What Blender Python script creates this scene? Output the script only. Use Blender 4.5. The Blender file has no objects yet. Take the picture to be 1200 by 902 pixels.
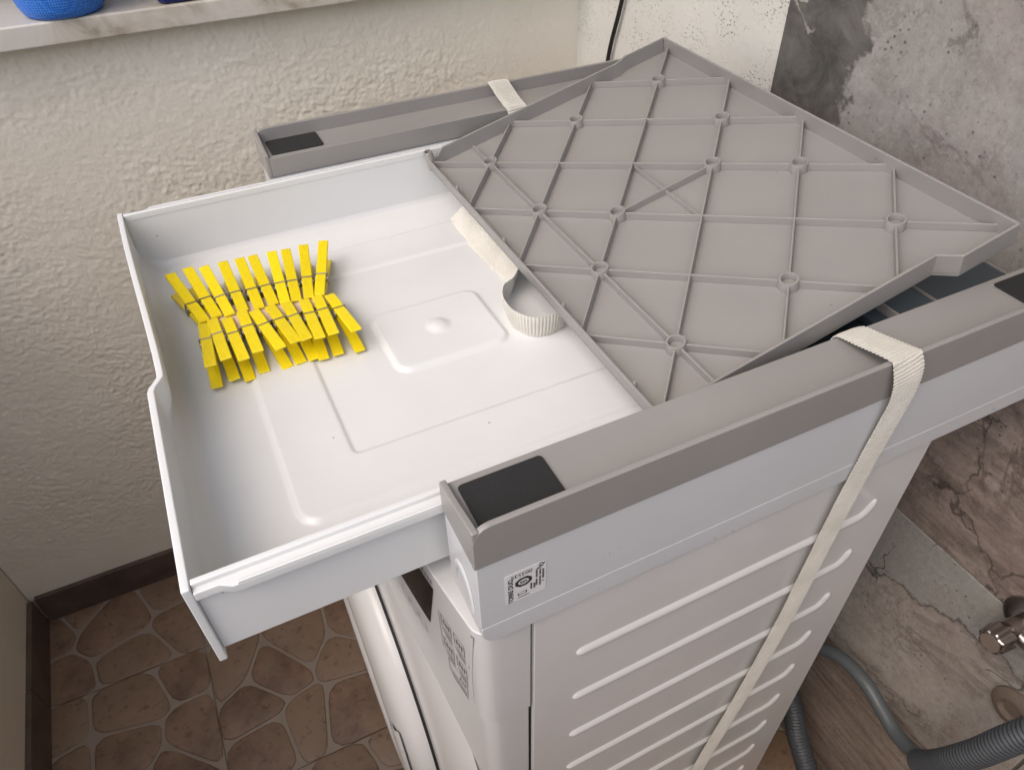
import bpy, bmesh, math, random
from mathutils import Vector, Matrix, Euler, noise
random.seed(7)
R = math.radians
scene = bpy.context.scene
C = scene.collection

# ------------------------------------------------------------------ camera, light, exposure
cam_d = bpy.data.cameras.new('camera'); cam = bpy.data.objects.new('camera', cam_d); C.objects.link(cam)
cam.location = (-0.0816, -0.2292, 0.3632)
cam.rotation_euler = (R(47.793), R(0.924), R(-25.902))
cam_d.sensor_width = 36; cam_d.lens = 857.67 * 36 / 1200
cam_d.clip_start = 0.01; cam_d.clip_end = 200
scene.camera = cam

SUN_EL, SUN_AZ = R(54), R(251)          # azimuth of the sun measured from +Y, clockwise
world = bpy.data.worlds.new('World'); scene.world = world; world.use_nodes = True
nt = world.node_tree; nt.nodes.clear()
sky = nt.nodes.new('ShaderNodeTexSky'); sky.sky_type = 'NISHITA'; sky.sun_disc = False
sky.sun_elevation = SUN_EL; sky.sun_rotation = SUN_AZ
sky.air_density = 1.0; sky.dust_density = 4.0; sky.ozone_density = 1.0
bg = nt.nodes.new('ShaderNodeBackground'); bg.inputs['Strength'].default_value = 0.15
wo = nt.nodes.new('ShaderNodeOutputWorld')
nt.links.new(sky.outputs[0], bg.inputs[0]); nt.links.new(bg.outputs[0], wo.inputs[0])
sd = bpy.data.lights.new('sun', 'SUN'); sun = bpy.data.objects.new('sun', sd); C.objects.link(sun)
sd.energy = 1.4; sd.angle = R(120); sd.color = (1.0, 0.96, 0.91)
dirv = Vector((math.sin(SUN_AZ) * math.cos(SUN_EL), math.cos(SUN_AZ) * math.cos(SUN_EL), math.sin(SUN_EL)))
sun.rotation_euler = (-dirv).to_track_quat('-Z', 'Y').to_euler(); sun.location = dirv * 5
vs = scene.view_settings
vs.view_transform = 'Standard'; vs.look = 'None'; vs.gamma = 1.0; vs.use_curve_mapping = False
vs.exposure = 0.62
try:
    vs.use_white_balance = True; vs.white_balance_temperature = 6500; vs.white_balance_tint = 10
except Exception: pass

# ------------------------------------------------------------------ helpers
def link(o, parent=None):
    C.objects.link(o)
    if parent is not None:
        o.parent = parent
        if parent.get('_world'):
            o.matrix_parent_inverse = Matrix.Translation(parent['_world']).inverted()
    return o
def tag(o, label=None, cat=None, group=None, kind=None):
    if label: o['label'] = label
    if cat: o['category'] = cat
    if group: o['group'] = group
    if kind: o['kind'] = kind
    return o
def root(name, loc, label, cat, group=None):
    o = bpy.data.objects.new(name, None); C.objects.link(o); o.location = loc; o.empty_display_size = .02
    o['_world'] = tuple(loc)
    return tag(o, label, cat, group)
def finish(me, mat, smooth=False):
    if mat is not None: me.materials.append(mat)
    if smooth:
        for p in me.polygons: p.use_smooth = True
def obj(name, verts, faces, mat, parent=None, smooth=False, bevel=0, seg=2, fix=True):
    me = bpy.data.meshes.new(name); me.from_pydata([tuple(v) for v in verts], [], faces); me.update()
    if fix:
        bm = bmesh.new(); bm.from_mesh(me); bmesh.ops.recalc_face_normals(bm, faces=bm.faces); bm.to_mesh(me); bm.free()
    finish(me, mat, smooth)
    o = bpy.data.objects.new(name, me); link(o, parent)
    if bevel:
        m = o.modifiers.new('bevel', 'BEVEL'); m.width = bevel; m.segments = seg; m.limit_method = 'ANGLE'; m.angle_limit = R(35)
        for p in me.polygons: p.use_smooth = True
        wn = o.modifiers.new('wn', 'WEIGHTED_NORMAL'); wn.keep_sharp = False
    return o
BF = [(0,3,2,1),(4,5,6,7),(0,1,5,4),(1,2,6,5),(2,3,7,6),(3,0,4,7)]
def box(name, x0, x1, y0, y1, z0, z1, mat, parent=None, bevel=0.0008, seg=2):
    v = [(x0,y0,z0),(x1,y0,z0),(x1,y1,z0),(x0,y1,z0),(x0,y0,z1),(x1,y0,z1),(x1,y1,z1),(x0,y1,z1)]
    return obj(name, v, BF, mat, parent, bevel=bevel, seg=seg)
def prism(name, poly, axis, a, b, mat, parent=None, bevel=0.0, seg=2):
    """extrude a 2-D polygon along an axis; poly is given in the other two axes in order"""
    n = len(poly)
    def P(q, t):
        return {'x': (t, q[0], q[1]), 'y': (q[0], t, q[1]), 'z': (q[0], q[1], t)}[axis]
    v = [P(q, a) for q in poly] + [P(q, b) for q in poly]
    f = [tuple(range(n)), tuple(range(n, 2*n))] + [(i, (i+1) % n, n+(i+1) % n, n+i) for i in range(n)]
    return obj(name, v, f, mat, parent, bevel=bevel, seg=seg)
def rrect(x0, x1, y0, y1, r, n=5):
    out = []
    for cx, cy, a0 in ((x1-r, y1-r, 0), (x0+r, y1-r, 90), (x0+r, y0+r, 180), (x1-r, y0+r, 270)):
        for k in range(n+1):
            a = R(a0 + 90*k/n); out.append((cx + r*math.cos(a), cy + r*math.sin(a)))
    return out
def catmull(pts, step):
    pts = [Vector(q) for q in pts]; P = [2*pts[0]-pts[1]] + pts + [2*pts[-1]-pts[-2]]
    dense = []
    for i in range(1, len(P)-2):
        for k in range(24):
            t = k/24; a, b, c, d = P[i-1], P[i], P[i+1], P[i+2]
            dense.append(.5*((2*b)+(c-a)*t+(2*a-5*b+4*c-d)*t*t+(3*b-a-3*c+d)*t**3))
    dense.append(pts[-1])
    out = [dense[0]]; acc = 0.0
    for a, b in zip(dense, dense[1:]):
        L = (b-a).length
        if L < 1e-9: continue
        s = step - acc
        while s <= L:
            out.append(a.lerp(b, s/L)); s += step
        acc = (acc + L) % step
    return out
def tube(name, pts, rad, mat, parent=None, step=.004, n=14, rfun=None):
    path = catmull(pts, step); v = []; f = []
    up = Vector((0,0,1)); prev = None
    for i, q in enumerate(path):
        t = (path[min(i+1, len(path)-1)] - path[max(i-1, 0)]).normalized()
        if prev is None:
            a = t.cross(up)
            if a.length < .1: a = t.cross(Vector((1,0,0)))
            a.normalize()
        else: a = (prev - t*prev.dot(t)).normalized()
        prev = a; b = t.cross(a)
        r = rad if rfun is None else rfun(i, len(path))
        for k in range(n):
            an = 2*math.pi*k/n; v.append(q + (a*math.cos(an)+b*math.sin(an))*r)
    for i in range(len(path)-1):
        for k in range(n): f.append((i*n+k, i*n+(k+1)%n, (i+1)*n+(k+1)%n, (i+1)*n+k))
    f.append(tuple(range(n))); f.append(tuple(range((len(path)-1)*n, len(path)*n)))
    return obj(name, v, f, mat, parent, smooth=True)
def lathe(name, prof, mat, parent=None, origin=(0,0,0), axis='z', n=32, smooth=True):
    """prof = [(r, h)] revolved round an axis through origin"""
    v = []; f = []; m = len(prof)
    for k in range(n):
        a = 2*math.pi*k/n
        for r, h in prof:
            p = {'z': (r*math.cos(a), r*math.sin(a), h), 'x': (h, r*math.cos(a), r*math.sin(a)), 'y': (r*math.cos(a), h, r*math.sin(a))}[axis]
            v.append(Vector(p) + Vector(origin))
    for k in range(n):
        for j in range(m-1):
            f.append((k*m+j, ((k+1)%n)*m+j, ((k+1)%n)*m+j+1, k*m+j+1))
    o = obj(name, v, f, mat, parent)
    if smooth:
        for p in o.data.polygons: p.use_smooth = True
        e = o.modifiers.new('es', 'EDGE_SPLIT'); e.split_angle = R(38)
    return o

# ------------------------------------------------------------------ materials
def new_mat(name):
    m = bpy.data.materials.new(name); m.use_nodes = True
    return m, m.node_tree, m.node_tree.nodes['Principled BSDF']
def ND(t, kind, **kw):
    n = t.nodes.new(kind)
    for k, v in kw.items():
        if k in n.inputs.keys() if isinstance(k, str) else False: n.inputs[k].default_value = v
        else: setattr(n, k, v)
    return n
def coord(t, scale=(1,1,1), kind='Object', rot=(0,0,0), loc=(0,0,0)):
    tc = t.nodes.new('ShaderNodeTexCoord'); mp = t.nodes.new('ShaderNodeMapping')
    mp.inputs['Scale'].default_value = scale; mp.inputs['Rotation'].default_value = rot; mp.inputs['Location'].default_value = loc
    t.links.new(tc.outputs[kind], mp.inputs[0]); return mp.outputs[0]
def noise_n(t, vec, scale, detail=4, rough=.55, dist=0.0):
    n = t.nodes.new('ShaderNodeTexNoise'); n.inputs['Scale'].default_value = scale; n.inputs['Detail'].default_value = detail
    n.inputs['Roughness'].default_value = rough; n.inputs['Distortion'].default_value = dist
    t.links.new(vec, n.inputs['Vector']); return n.outputs['Fac']
def ramp(t, fac, stops):
    r = t.nodes.new('ShaderNodeValToRGB'); cr = r.color_ramp
    while len(cr.elements) < len(stops): cr.elements.new(.5)
    for e, (p, c) in zip(cr.elements, stops):
        e.position = p; e.color = (c, c, c, 1) if isinstance(c, (int, float)) else (*c, 1)
    t.links.new(fac, r.inputs[0]); return r.outputs[0]
def mix(t, fac, a, b, mode='MIX'):
    m = t.nodes.new('ShaderNodeMix'); m.data_type = 'RGBA'; m.blend_type = mode
    for sock, val in ((m.inputs[0], fac), (m.inputs[6], a), (m.inputs[7], b)):
        if isinstance(val, (int, float)): sock.default_value = val
        elif isinstance(val, tuple): sock.default_value = (*val, 1)
        else: t.links.new(val, sock)
    return m.outputs[2]
def mth(t, op, a, b=0.0, clamp=False):
    m = t.nodes.new('ShaderNodeMath'); m.operation = op; m.use_clamp = clamp
    for s, val in ((m.inputs[0], a), (m.inputs[1], b)):
        if isinstance(val, (int, float)): s.default_value = val
        else: t.links.new(val, s)
    return m.outputs[0]
def bump(t, h, dist, strength=1.0, prev=None):
    b = t.nodes.new('ShaderNodeBump'); b.inputs['Distance'].default_value = dist; b.inputs['Strength'].default_value = strength
    t.links.new(h, b.inputs['Height'])
    if prev is not None: t.links.new(prev, b.inputs['Normal'])
    return b.outputs[0]
def plastic(name, col, rough=.4, var=.05, grain=0.0, coat=0.0, scuff=.08, rvar=.10, specks=0):
    m, t, b = new_mat(name); v = coord(t)
    n1 = noise_n(t, v, 9, 5, .6)
    c = mix(t, ramp(t, n1, [(.3, 0.0), (.75, 1.0)]), tuple(x*(1-var) for x in col), tuple(min(x*(1+var*.5), .9) for x in col))
    if scuff:
        sp = noise_n(t, v, 420, 2, .5); dust = ramp(t, sp, [(.70, 0.0), (.78, 1.0)])
        c = mix(t, mth(t, 'MULTIPLY', dust, scuff*2), c, tuple(x*.55 for x in col))
    if specks:
        w = t.nodes.new('ShaderNodeTexVoronoi'); w.inputs['Scale'].default_value = 46; t.links.new(v, w.inputs['Vector'])
        wn_ = t.nodes.new('ShaderNodeTexWhiteNoise'); t.links.new(w.outputs['Position'], wn_.inputs['Vector'])
        k = mth(t, 'MULTIPLY', ramp(t, w.outputs['Distance'], [(.035, 1.0), (.060, 0.0)]), ramp(t, wn_.outputs['Value'], [(.80, 0.0), (.82, 1.0)]))
        c = mix(t, mth(t, 'MULTIPLY', k, specks), c, tuple(x*.25 for x in col))
    t.links.new(c, b.inputs['Base Color'])
    n2 = noise_n(t, v, 26, 4, .65)
    rr = t.nodes.new('ShaderNodeMapRange'); rr.inputs[3].default_value = max(rough-rvar, .03); rr.inputs[4].default_value = rough+rvar
    t.links.new(n2, rr.inputs[0]); t.links.new(rr.outputs[0], b.inputs['Roughness'])
    if coat: b.inputs['Coat Weight'].default_value = coat; b.inputs['Coat Roughness'].default_value = .08
    if grain:
        h = noise_n(t, v, 900, 2, .5); t.links.new(bump(t, h, grain), b.inputs['Normal'])
    return m
M = {}
M['white'] = plastic('white_plastic', (.57, .58, .59), .28, .04, scuff=0, rvar=.02)
M['drawer_white'] = plastic('drawer_white_plastic', (.68, .685, .68), .24, .04, scuff=0, rvar=.03, specks=.6)
M['grey'] = plastic('grey_plastic', (.277, .264, .251), .36, .07, grain=.00008, scuff=0, rvar=.06, specks=.5)
M['enamel'] = plastic('white_enamel', (.64, .63, .62), .16, .04, scuff=0, rvar=.02)
M['front_white'] = plastic('machine_front_white', (.61, .605, .60), .26, .03, scuff=0, rvar=.03)
M['rubber'] = plastic('black_foam_rubber', (.015, .015, .015), .85, .2, grain=.0003, scuff=.0)
M['deck'] = plastic('deck_plastic_with_shade', (.055, .075, .090), .45, .10, scuff=.05)  # deck lies in shade; that darkness is put into the base colour
M['black'] = plastic('black_gloss', (.008, .008, .009), .12, .1, scuff=0)
M['black'].node_tree.nodes['Principled BSDF'].inputs['Specular IOR Level'].default_value = .08
M['dark_gap'] = plastic('dark_seam', (.02, .02, .02), .7, .1, scuff=0)
M['print'] = plastic('black_print', (.02, .02, .022), .6, .1, scuff=0)
M['greyprint'] = plastic('grey_print', (.13, .13, .13), .6, .1, scuff=0)
M['label'] = plastic('translucent_label', (.70, .69, .685), .35, .03, scuff=0)
M['chrome'] = plastic('chrome', (.42, .39, .37), .27, .1, scuff=.0); M['chrome'].node_tree.nodes['Principled BSDF'].inputs['Metallic'].default_value = 1
M['steel'] = plastic('spring_steel', (.42, .40, .36), .35, .1, scuff=0); M['steel'].node_tree.nodes['Principled BSDF'].inputs['Metallic'].default_value = 1
M['hose_grey'] = plastic('grey_hose_rubber', (.085, .097, .105), .45, .12, scuff=.08)
M['hose_dark'] = plastic('dark_corrugated_hose', (.055, .062, .072), .45, .12, scuff=.08)
M['cable'] = plastic('black_cable', (.012, .012, .012), .5, .1, scuff=0)
M['card'] = plastic('pinkish_card', (.60, .47, .37), .8, .08, scuff=.05)
M['blue'] = plastic('blue_plastic', (.035, .20, .66), .35, .06, scuff=0)
M['navy'] = plastic('navy_plastic', (.008, .016, .11), .3, .08, scuff=0)
M['brown_collar'] = plastic('brown_weathered_collar', (.19, .145, .115), .75, .35, grain=.0006, scuff=.2)

def peg_mat(name, col):
    m, t, b = new_mat(name); v = coord(t, (30, 260, 260))
    g = noise_n(t, v, 3.0, 4, .6)
    oi = t.nodes.new('ShaderNodeObjectInfo')
    hsv = t.nodes.new('ShaderNodeHueSaturation')
    t.links.new(mix(t, ramp(t, g, [(.3, 0.0), (.7, 1.0)]), tuple(x*.86 for x in col), col), hsv.inputs['Color'])
    mr = t.nodes.new('ShaderNodeMapRange'); mr.inputs[3].default_value = .90; mr.inputs[4].default_value = 1.06
    t.links.new(oi.outputs['Random'], mr.inputs[0]); t.links.new(mr.outputs[0], hsv.inputs['Value'])
    t.links.new(hsv.outputs[0], b.inputs['Base Color']); b.inputs['Roughness'].default_value = .42
    t.links.new(bump(t, g, .0002), b.inputs['Normal']); return m
M['peg'] = peg_mat('yellow_painted_wood', (.86, .675, .006))

def strap_mat():
    m, t, b = new_mat('cream_webbing'); v = coord(t)
    n = noise_n(t, v, 30, 4, .6); fine = noise_n(t, v, 1400, 2, .5)
    c = mix(t, ramp(t, n, [(.35, 0.0), (.7, 1.0)]), (.56, .54, .48), (.67, .65, .595))
    c = mix(t, mth(t, 'MULTIPLY', fine, .25), c, (.45, .41, .34))
    t.links.new(c, b.inputs['Base Color']); b.inputs['Roughness'].default_value = .55
    b.inputs['Sheen Weight'].default_value = .2
    t.links.new(bump(t, fine, .0003), b.inputs['Normal']); return m
M['strap'] = strap_mat()

def plaster_mat(name, c1, c2, bdist, pits=0.0, grime=True):
    m, t, b = new_mat(name); v = coord(t)
    n = noise_n(t, v, 5, 6, .6); f = noise_n(t, v, 260, 5, .6); g = noise_n(t, v, 90, 4, .6)
    c = mix(t, ramp(t, n, [(.3, 0.0), (.7, 1.0)]), c1, c2)
    if pits:
        w = t.nodes.new('ShaderNodeTexVoronoi'); w.inputs['Scale'].default_value = 240; w.inputs['Randomness'].default_value = 1
        t.links.new(v, w.inputs['Vector'])
        thr = ramp(t, noise_n(t, v, 22, 3, .6), [(.42, 0.0), (.66, 1.0)])
        pit = mth(t, 'MULTIPLY', ramp(t, w.outputs['Distance'], [(.12, 1.0), (.36, 0.0)]), thr)
        c = mix(t, mth(t, 'MULTIPLY', pit, pits), c, (.16, .145, .11))
        nb = bump(t, mth(t, 'SUBTRACT', 1.0, pit), .0012)
    else: nb = None
    spots = ramp(t, noise_n(t, v, 70, 2, .4), [(.77, 0.0), (.80, 1.0)])
    c = mix(t, mth(t, 'MULTIPLY', spots, .25), c, tuple(x*.5 for x in c1))
    t.links.new(c, b.inputs['Base Color']); b.inputs['Roughness'].default_value = .88
    nb = bump(t, g, bdist, 1.0, nb); nb = bump(t, f, bdist*.45, 1.0, nb)
    t.links.new(nb, b.inputs['Normal']); return m
M['plaster'] = plaster_mat('rough_plaster', (.705, .645, .54), (.785, .73, .63), .0009)
M['smooth_plaster'] = plaster_mat('smooth_pitted_plaster', (.62, .60, .545), (.70, .685, .635), .0008, .55)
M['paint_wall'] = plaster_mat('smooth_beige_paint', (.60, .53, .43), (.66, .59, .49), .0007)

def marble_mat():
    m, t, b = new_mat('cream_marble'); v = coord(t)
    n = noise_n(t, v, 9, 8, .65, 1.5); w = noise_n(t, v, 3.5, 6, .6, .6)
    c = ramp(t, n, [(.30, (.20, .15, .10)), (.44, (.46, .41, .34)), (.58, (.60, .56, .50)), (.72, (.50, .46, .40))])
    c = mix(t, ramp(t, w, [(.45, 0.0), (.65, 1.0)]), c, (.56, .53, .48))
    t.links.new(c, b.inputs['Base Color']); b.inputs['Roughness'].default_value = .35
    t.links.new(bump(t, noise_n(t, v, 120, 4), .0003), b.inputs['Normal']); return m
M['marble'] = marble_mat()

def slate_mat(name, light, mid, dark, edge=None, streak=None, seed=0.0, vein=.6, warm=(.30, .22, .18), crack=True, split=None):
    """stone-look porcelain; edge=(y position of the dark patch border) in tile coordinates"""
    m, t, b = new_mat(name); v = coord(t, loc=(seed, seed*.7, seed*1.3)); vo = coord(t)
    big = noise_n(t, v, 4.2, 7, .62, .4); midn = noise_n(t, v, 24, 10, .78); fine = noise_n(t, v, 130, 8, .82)
    c = ramp(t, midn, [(.34, tuple(x*.85 for x in mid)), (.47, tuple((a_+b_)/2 for a_, b_ in zip(mid, light))), (.60, light), (.72, tuple(x*1.08 for x in light))])
    c = mix(t, ramp(t, big, [(.42, 0.0), (.72, .6)]), c, warm)
    c = mix(t, ramp(t, big, [(.26, .5), (.44, 0.0)]), c, mid)
    if streak:
        vs_ = coord(t, streak[0], rot=streak[1], loc=(seed, 0, 0))
        s = noise_n(t, vs_, 6, 6, .65, .3)
        c = mix(t, ramp(t, s, [(.38, 0.0), (.68, .85)]), c, dark)
    # veins of darker rust-coloured mineral
    va = noise_n(t, v, 6.5, 8, .66, .9)
    ve = ramp(t, va, [(.470, 0.0), (.495, 1.0), (.505, 1.0), (.53, 0.0)])
    msk = ramp(t, noise_n(t, v, 5.0, 2, .5), [(.48, 0.0), (.62, 1.0)])
    c = mix(t, mth(t, 'MULTIPLY', mth(t, 'MULTIPLY', ve, msk), vein), c, tuple(x*.35 for x in warm))
    if split is not None:      # a second, greyer layer of the stone, broken off along a jagged ledge
        sx2 = t.nodes.new('ShaderNodeSeparateXYZ'); t.links.new(vo, sx2.inputs[0])
        q = mth(t, 'ADD', mth(t, 'ADD', sx2.outputs['Z'], mth(t, 'MULTIPLY', sx2.outputs['Y'], split[1])), mth(t, 'MULTIPLY', mth(t, 'SUBTRACT', noise_n(t, vo, 9, 9, .62), .5), .16))
        d_ = mth(t, 'SUBTRACT', q, split[0])
        up = ramp(t, mth(t, 'ADD', mth(t, 'MULTIPLY', d_, 30.0), .5), [(.48, 0.0), (.52, 1.0)])
        c = mix(t, mth(t, 'MULTIPLY', up, .75), c, split[2])
        ln_ = ramp(t, mth(t, 'ABSOLUTE', d_), [(.0008, .8), (.0045, 0.0)])
        c = mix(t, ln_, c, tuple(x*.4 for x in dark))
    # speckle
    c = mix(t, ramp(t, fine, [(.33, .6), (.46, 0.0)]), c, tuple(x*.45 for x in mid))
    c = mix(t, ramp(t, fine, [(.54, 0.0), (.68, .45)]), c, tuple(min(1, x*1.5) for x in light))
    pd = t.nodes.new('ShaderNodeTexVoronoi'); pd.inputs['Scale'].default_value = 95; t.links.new(v, pd.inputs['Vector'])
    pm = mth(t, 'MULTIPLY', ramp(t, pd.outputs['Distance'], [(.10, 1.0), (.20, 0.0)]), ramp(t, noise_n(t, v, 16, 3, .6), [(.44, 0.0), (.60, .8)]))
    c = mix(t, pm, c, tuple(x*.30 for x in mid))
    if crack:
        vc = t.nodes.new('ShaderNodeTexVoronoi'); vc.feature = 'DISTANCE_TO_EDGE'; vc.inputs['Scale'].default_value = 7
        mx = t.nodes.new('ShaderNodeMix'); mx.data_type = 'VECTOR'; mx.inputs[0].default_value = .12
        nn = t.nodes.new('ShaderNodeTexNoise'); nn.inputs['Scale'].default_value = 14; nn.inputs['Detail'].default_value = 6
        t.links.new(v, nn.inputs['Vector']); t.links.new(v, mx.inputs[4]); t.links.new(nn.outputs['Color'], mx.inputs[5])
        t.links.new(mx.outputs[1], vc.inputs['Vector'])
        cl = mth(t, 'MULTIPLY', ramp(t, vc.outputs['Distance'], [(.004, 1.0), (.014, 0.0)]), ramp(t, noise_n(t, v, 9, 2), [(.50, 0.0), (.58, 1.0)]))
    if edge is not None:
        sx = t.nodes.new('ShaderNodeSeparateXYZ'); t.links.new(vo, sx.inputs[0])
        wob = mth(t, 'MULTIPLY', mth(t, 'SUBTRACT', noise_n(t, vo, 13, 6, .6), .5), .13)
        yy = mth(t, 'ADD', sx.outputs['Y'], wob)
        yy = mth(t, 'ADD', yy, mth(t, 'MULTIPLY', sx.outputs['Z'], edge[1]))
        k = t.nodes.new('ShaderNodeMapRange'); k.inputs[1].default_value = edge[0]-.002; k.inputs[2].default_value = edge[0]+.004
        t.links.new(yy, k.inputs[0])
        dk = ramp(t, noise_n(t, vo, 22, 10, .72, .6), [(.36, tuple(x*.6 for x in dark)), (.66, tuple(x*1.5 for x in dark))])
        if crack: dk = mix(t, cl, dk, (.45, .43, .39))
        c = mix(t, k.outputs[0], c, dk)
        cl = None
    elif crack:
        c = mix(t, mth(t, 'MULTIPLY', cl, .75), c, tuple(x*.4 for x in dark))
    t.links.new(c, b.inputs['Base Color'])
    rg = t.nodes.new('ShaderNodeMapRange'); rg.inputs[3].default_value = .45; rg.inputs[4].default_value = .7
    t.links.new(midn, rg.inputs[0]); t.links.new(rg.outputs[0], b.inputs['Roughness'])
    nb = bump(t, big, .004); nb = bump(t, midn, .0016, 1.0, nb); nb = bump(t, fine, .0004, 1.0, nb)
    t.links.new(nb, b.inputs['Normal']); return m
M['slate_grey'] = slate_mat('slate_tile_grey', (.345, .328, .305), (.255, .240, .220), (.105, .098, .088), edge=(.195, .10), seed=1.7, warm=(.30, .225, .205))
M['slate_sand'] = slate_mat('slate_tile_sand', (.36, .30, .265), (.26, .21, .18), (.10, .078, .066), seed=4.4, streak=((1, 2.2, 9), (R(35), 0, 0)), warm=(.25, .17, .145))
M['slate_mix'] = slate_mat('slate_tile_mixed', (.40, .375, .35), (.30, .27, .24), (.09, .07, .06), seed=8.1, warm=(.27, .205, .175), split=(.03, .25, (.29, .29, .275)))
M['slate_streak'] = slate_mat('slate_tile_streaked', (.32, .27, .235), (.24, .195, .165), (.11, .082, .068), seed=12.3, streak=((1, 1.6, 14), (R(28), 0, 0)), vein=.2, crack=False, warm=(.22, .16, .135))
M['grout'] = plaster_mat('tile_grout', (.22, .20, .18), (.27, .245, .22), .0004)

def stone_mat():
    m, t, b = new_mat('terracotta_stone_glaze'); v = coord(t)
    oi = t.nodes.new('ShaderNodeObjectInfo')
    n = noise_n(t, v, 13, 6, .65); f = noise_n(t, v, 60, 5, .65)
    c = mix(t, ramp(t, n, [(.36, 0.0), (.64, 1.0)]), (.118, .068, .046), (.255, .155, .104))
    c = mix(t, ramp(t, noise_n(t, v, 28, 8, .75, .5), [(.44, 0.0), (.66, .7)]), c, (.19, .135, .085))
    c = mix(t, ramp(t, oi.outputs['Random'], [(.25, 0.0), (.9, .75)]), c, (.235, .160, .105))
    c = mix(t, ramp(t, f, [(.56, 0.0), (.68, .65)]), c, (.085, .045, .030))
    t.links.new(c, b.inputs['Base Color'])
    rg = t.nodes.new('ShaderNodeMapRange'); rg.inputs[3].default_value = .32; rg.inputs[4].default_value = .58
    t.links.new(f, rg.inputs[0]); t.links.new(rg.outputs[0], b.inputs['Roughness'])
    nb = bump(t, n, .003); nb = bump(t, f, .0008, 1, nb); t.links.new(nb, b.inputs['Normal']); return m
M['stone'] = stone_mat()
M['floor_grout'] = plaster_mat('grey_glazed_joint', (.235, .185, .145), (.29, .235, .19), .0005)
M['floor_base'] = plaster_mat('cement_joint', (.20, .155, .12), (.25, .20, .16), .0006)
def skirting_mat():
    m, t, b = new_mat('dark_brown_skirting'); v = coord(t)
    n = noise_n(t, v, 16, 6, .6)
    t.links.new(ramp(t, n, [(.3, (.065, .042, .034)), (.7, (.125, .085, .068))]), b.inputs['Base Color'])
    b.inputs['Roughness'].default_value = .5; t.links.new(bump(t, n, .002), b.inputs['Normal']); return m
M['skirting'] = skirting_mat()

# ------------------------------------------------------------------ the setting
FZ = -1.016; WY = 0.935; WX = -0.632; BX = 0.6; NY = -0.95; TOP = 1.35
TS = .317

# floor: square glazed tiles, each moulded as a patch of irregular flagstones
floor_o = box('floor', WX-.3, BX+.15, NY-.15, WY+.2, FZ-.06, FZ-.0045, M['floor_base'], None, bevel=0)
tag(floor_o, kind='structure')
def clip(poly, nx, ny, d):
    out = []
    for i in range(len(poly)):
        a, b = poly[i], poly[(i+1) % len(poly)]
        da, db = nx*a[0]+ny*a[1]-d, nx*b[0]+ny*b[1]-d
        if da <= 0: out.append(a)
        if da*db < 0:
            s = da/(da-db); out.append((a[0]+(b[0]-a[0])*s, a[1]+(b[1]-a[1])*s))
    return out
def smooth_poly(poly, it=2):
    for _ in range(it):
        q = []
        for i in range(len(poly)):
            a, b = poly[i], poly[(i+1) % len(poly)]
            q.append((a[0]*.84+b[0]*.16, a[1]*.84+b[1]*.16)); q.append((a[0]*.16+b[0]*.84, a[1]*.16+b[1]*.84))
        poly = q
    return poly
xs = [-.337 + TS*k for k in range(-1, 4)]; ys = [.722 + TS*k for k in range(-6, 2)]
for xa in xs:
    for ya in ys:
        x0, x1 = max(xa, WX+.001), min(xa+TS, BX-.001); y0, y1 = max(ya, NY), min(ya+TS, WY-.001)
        if x1-x0 < .02 or y1-y0 < .02: continue
        g = .0007
        tile = box('floor_tile', x0+g, x1-g, y0+g, y1-g, FZ-.0125, FZ-.0024, M['floor_grout'], floor_o, bevel=.001)
        rs = random.Random(int(xa*1000)*7919 + int(ya*1000)*13)
        seeds = []
        for gx in range(3):
            for gy in range(3):
                seeds.append((xa+TS*(gx+.5+rs.uniform(-.36, .36))/3, ya+TS*(gy+.5+rs.uniform(-.36, .36))/3))
        for i, s in enumerate(seeds):
            poly = [(x0+g, y0+g), (x1-g, y0+g), (x1-g, y1-g), (x0+g, y1-g)]
            for j, q in enumerate(seeds):
                if i == j: continue
                nx, ny = q[0]-s[0], q[1]-s[1]; L = math.hypot(nx, ny); nx /= L; ny /= L
                poly = clip(poly, nx, ny, nx*(s[0]+q[0])/2 + ny*(s[1]+q[1])/2 - .0030)
                if len(poly) < 3: break
            if len(poly) < 3: continue
            ar = abs(sum(poly[k][0]*poly[(k+1) % len(poly)][1]-poly[(k+1) % len(poly)][0]*poly[k][1] for k in range(len(poly))))/2
            if ar < 2.5e-4: continue
            poly = smooth_poly(poly, 2); n = len(poly)
            cx = sum(q[0] for q in poly)/n; cy = sum(q[1] for q in poly)/n
            zt = FZ + rs.uniform(-.0003, .0006)
            v = [(q[0], q[1], FZ-.0034) for q in poly] + [(q[0]*.985+cx*.015, q[1]*.985+cy*.015, zt-.0006) for q in poly] + [(q[0]*.94+cx*.06, q[1]*.94+cy*.06, zt) for q in poly]
            f = [tuple(range(2*n, 3*n))]
            for k in range(n):
                f.append((k, (k+1) % n, n+(k+1) % n, n+k)); f.append((n+k, n+(k+1) % n, 2*n+(k+1) % n, 2*n+k))
            obj('stone', v, f, M['stone'], tile, smooth=True)

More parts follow.
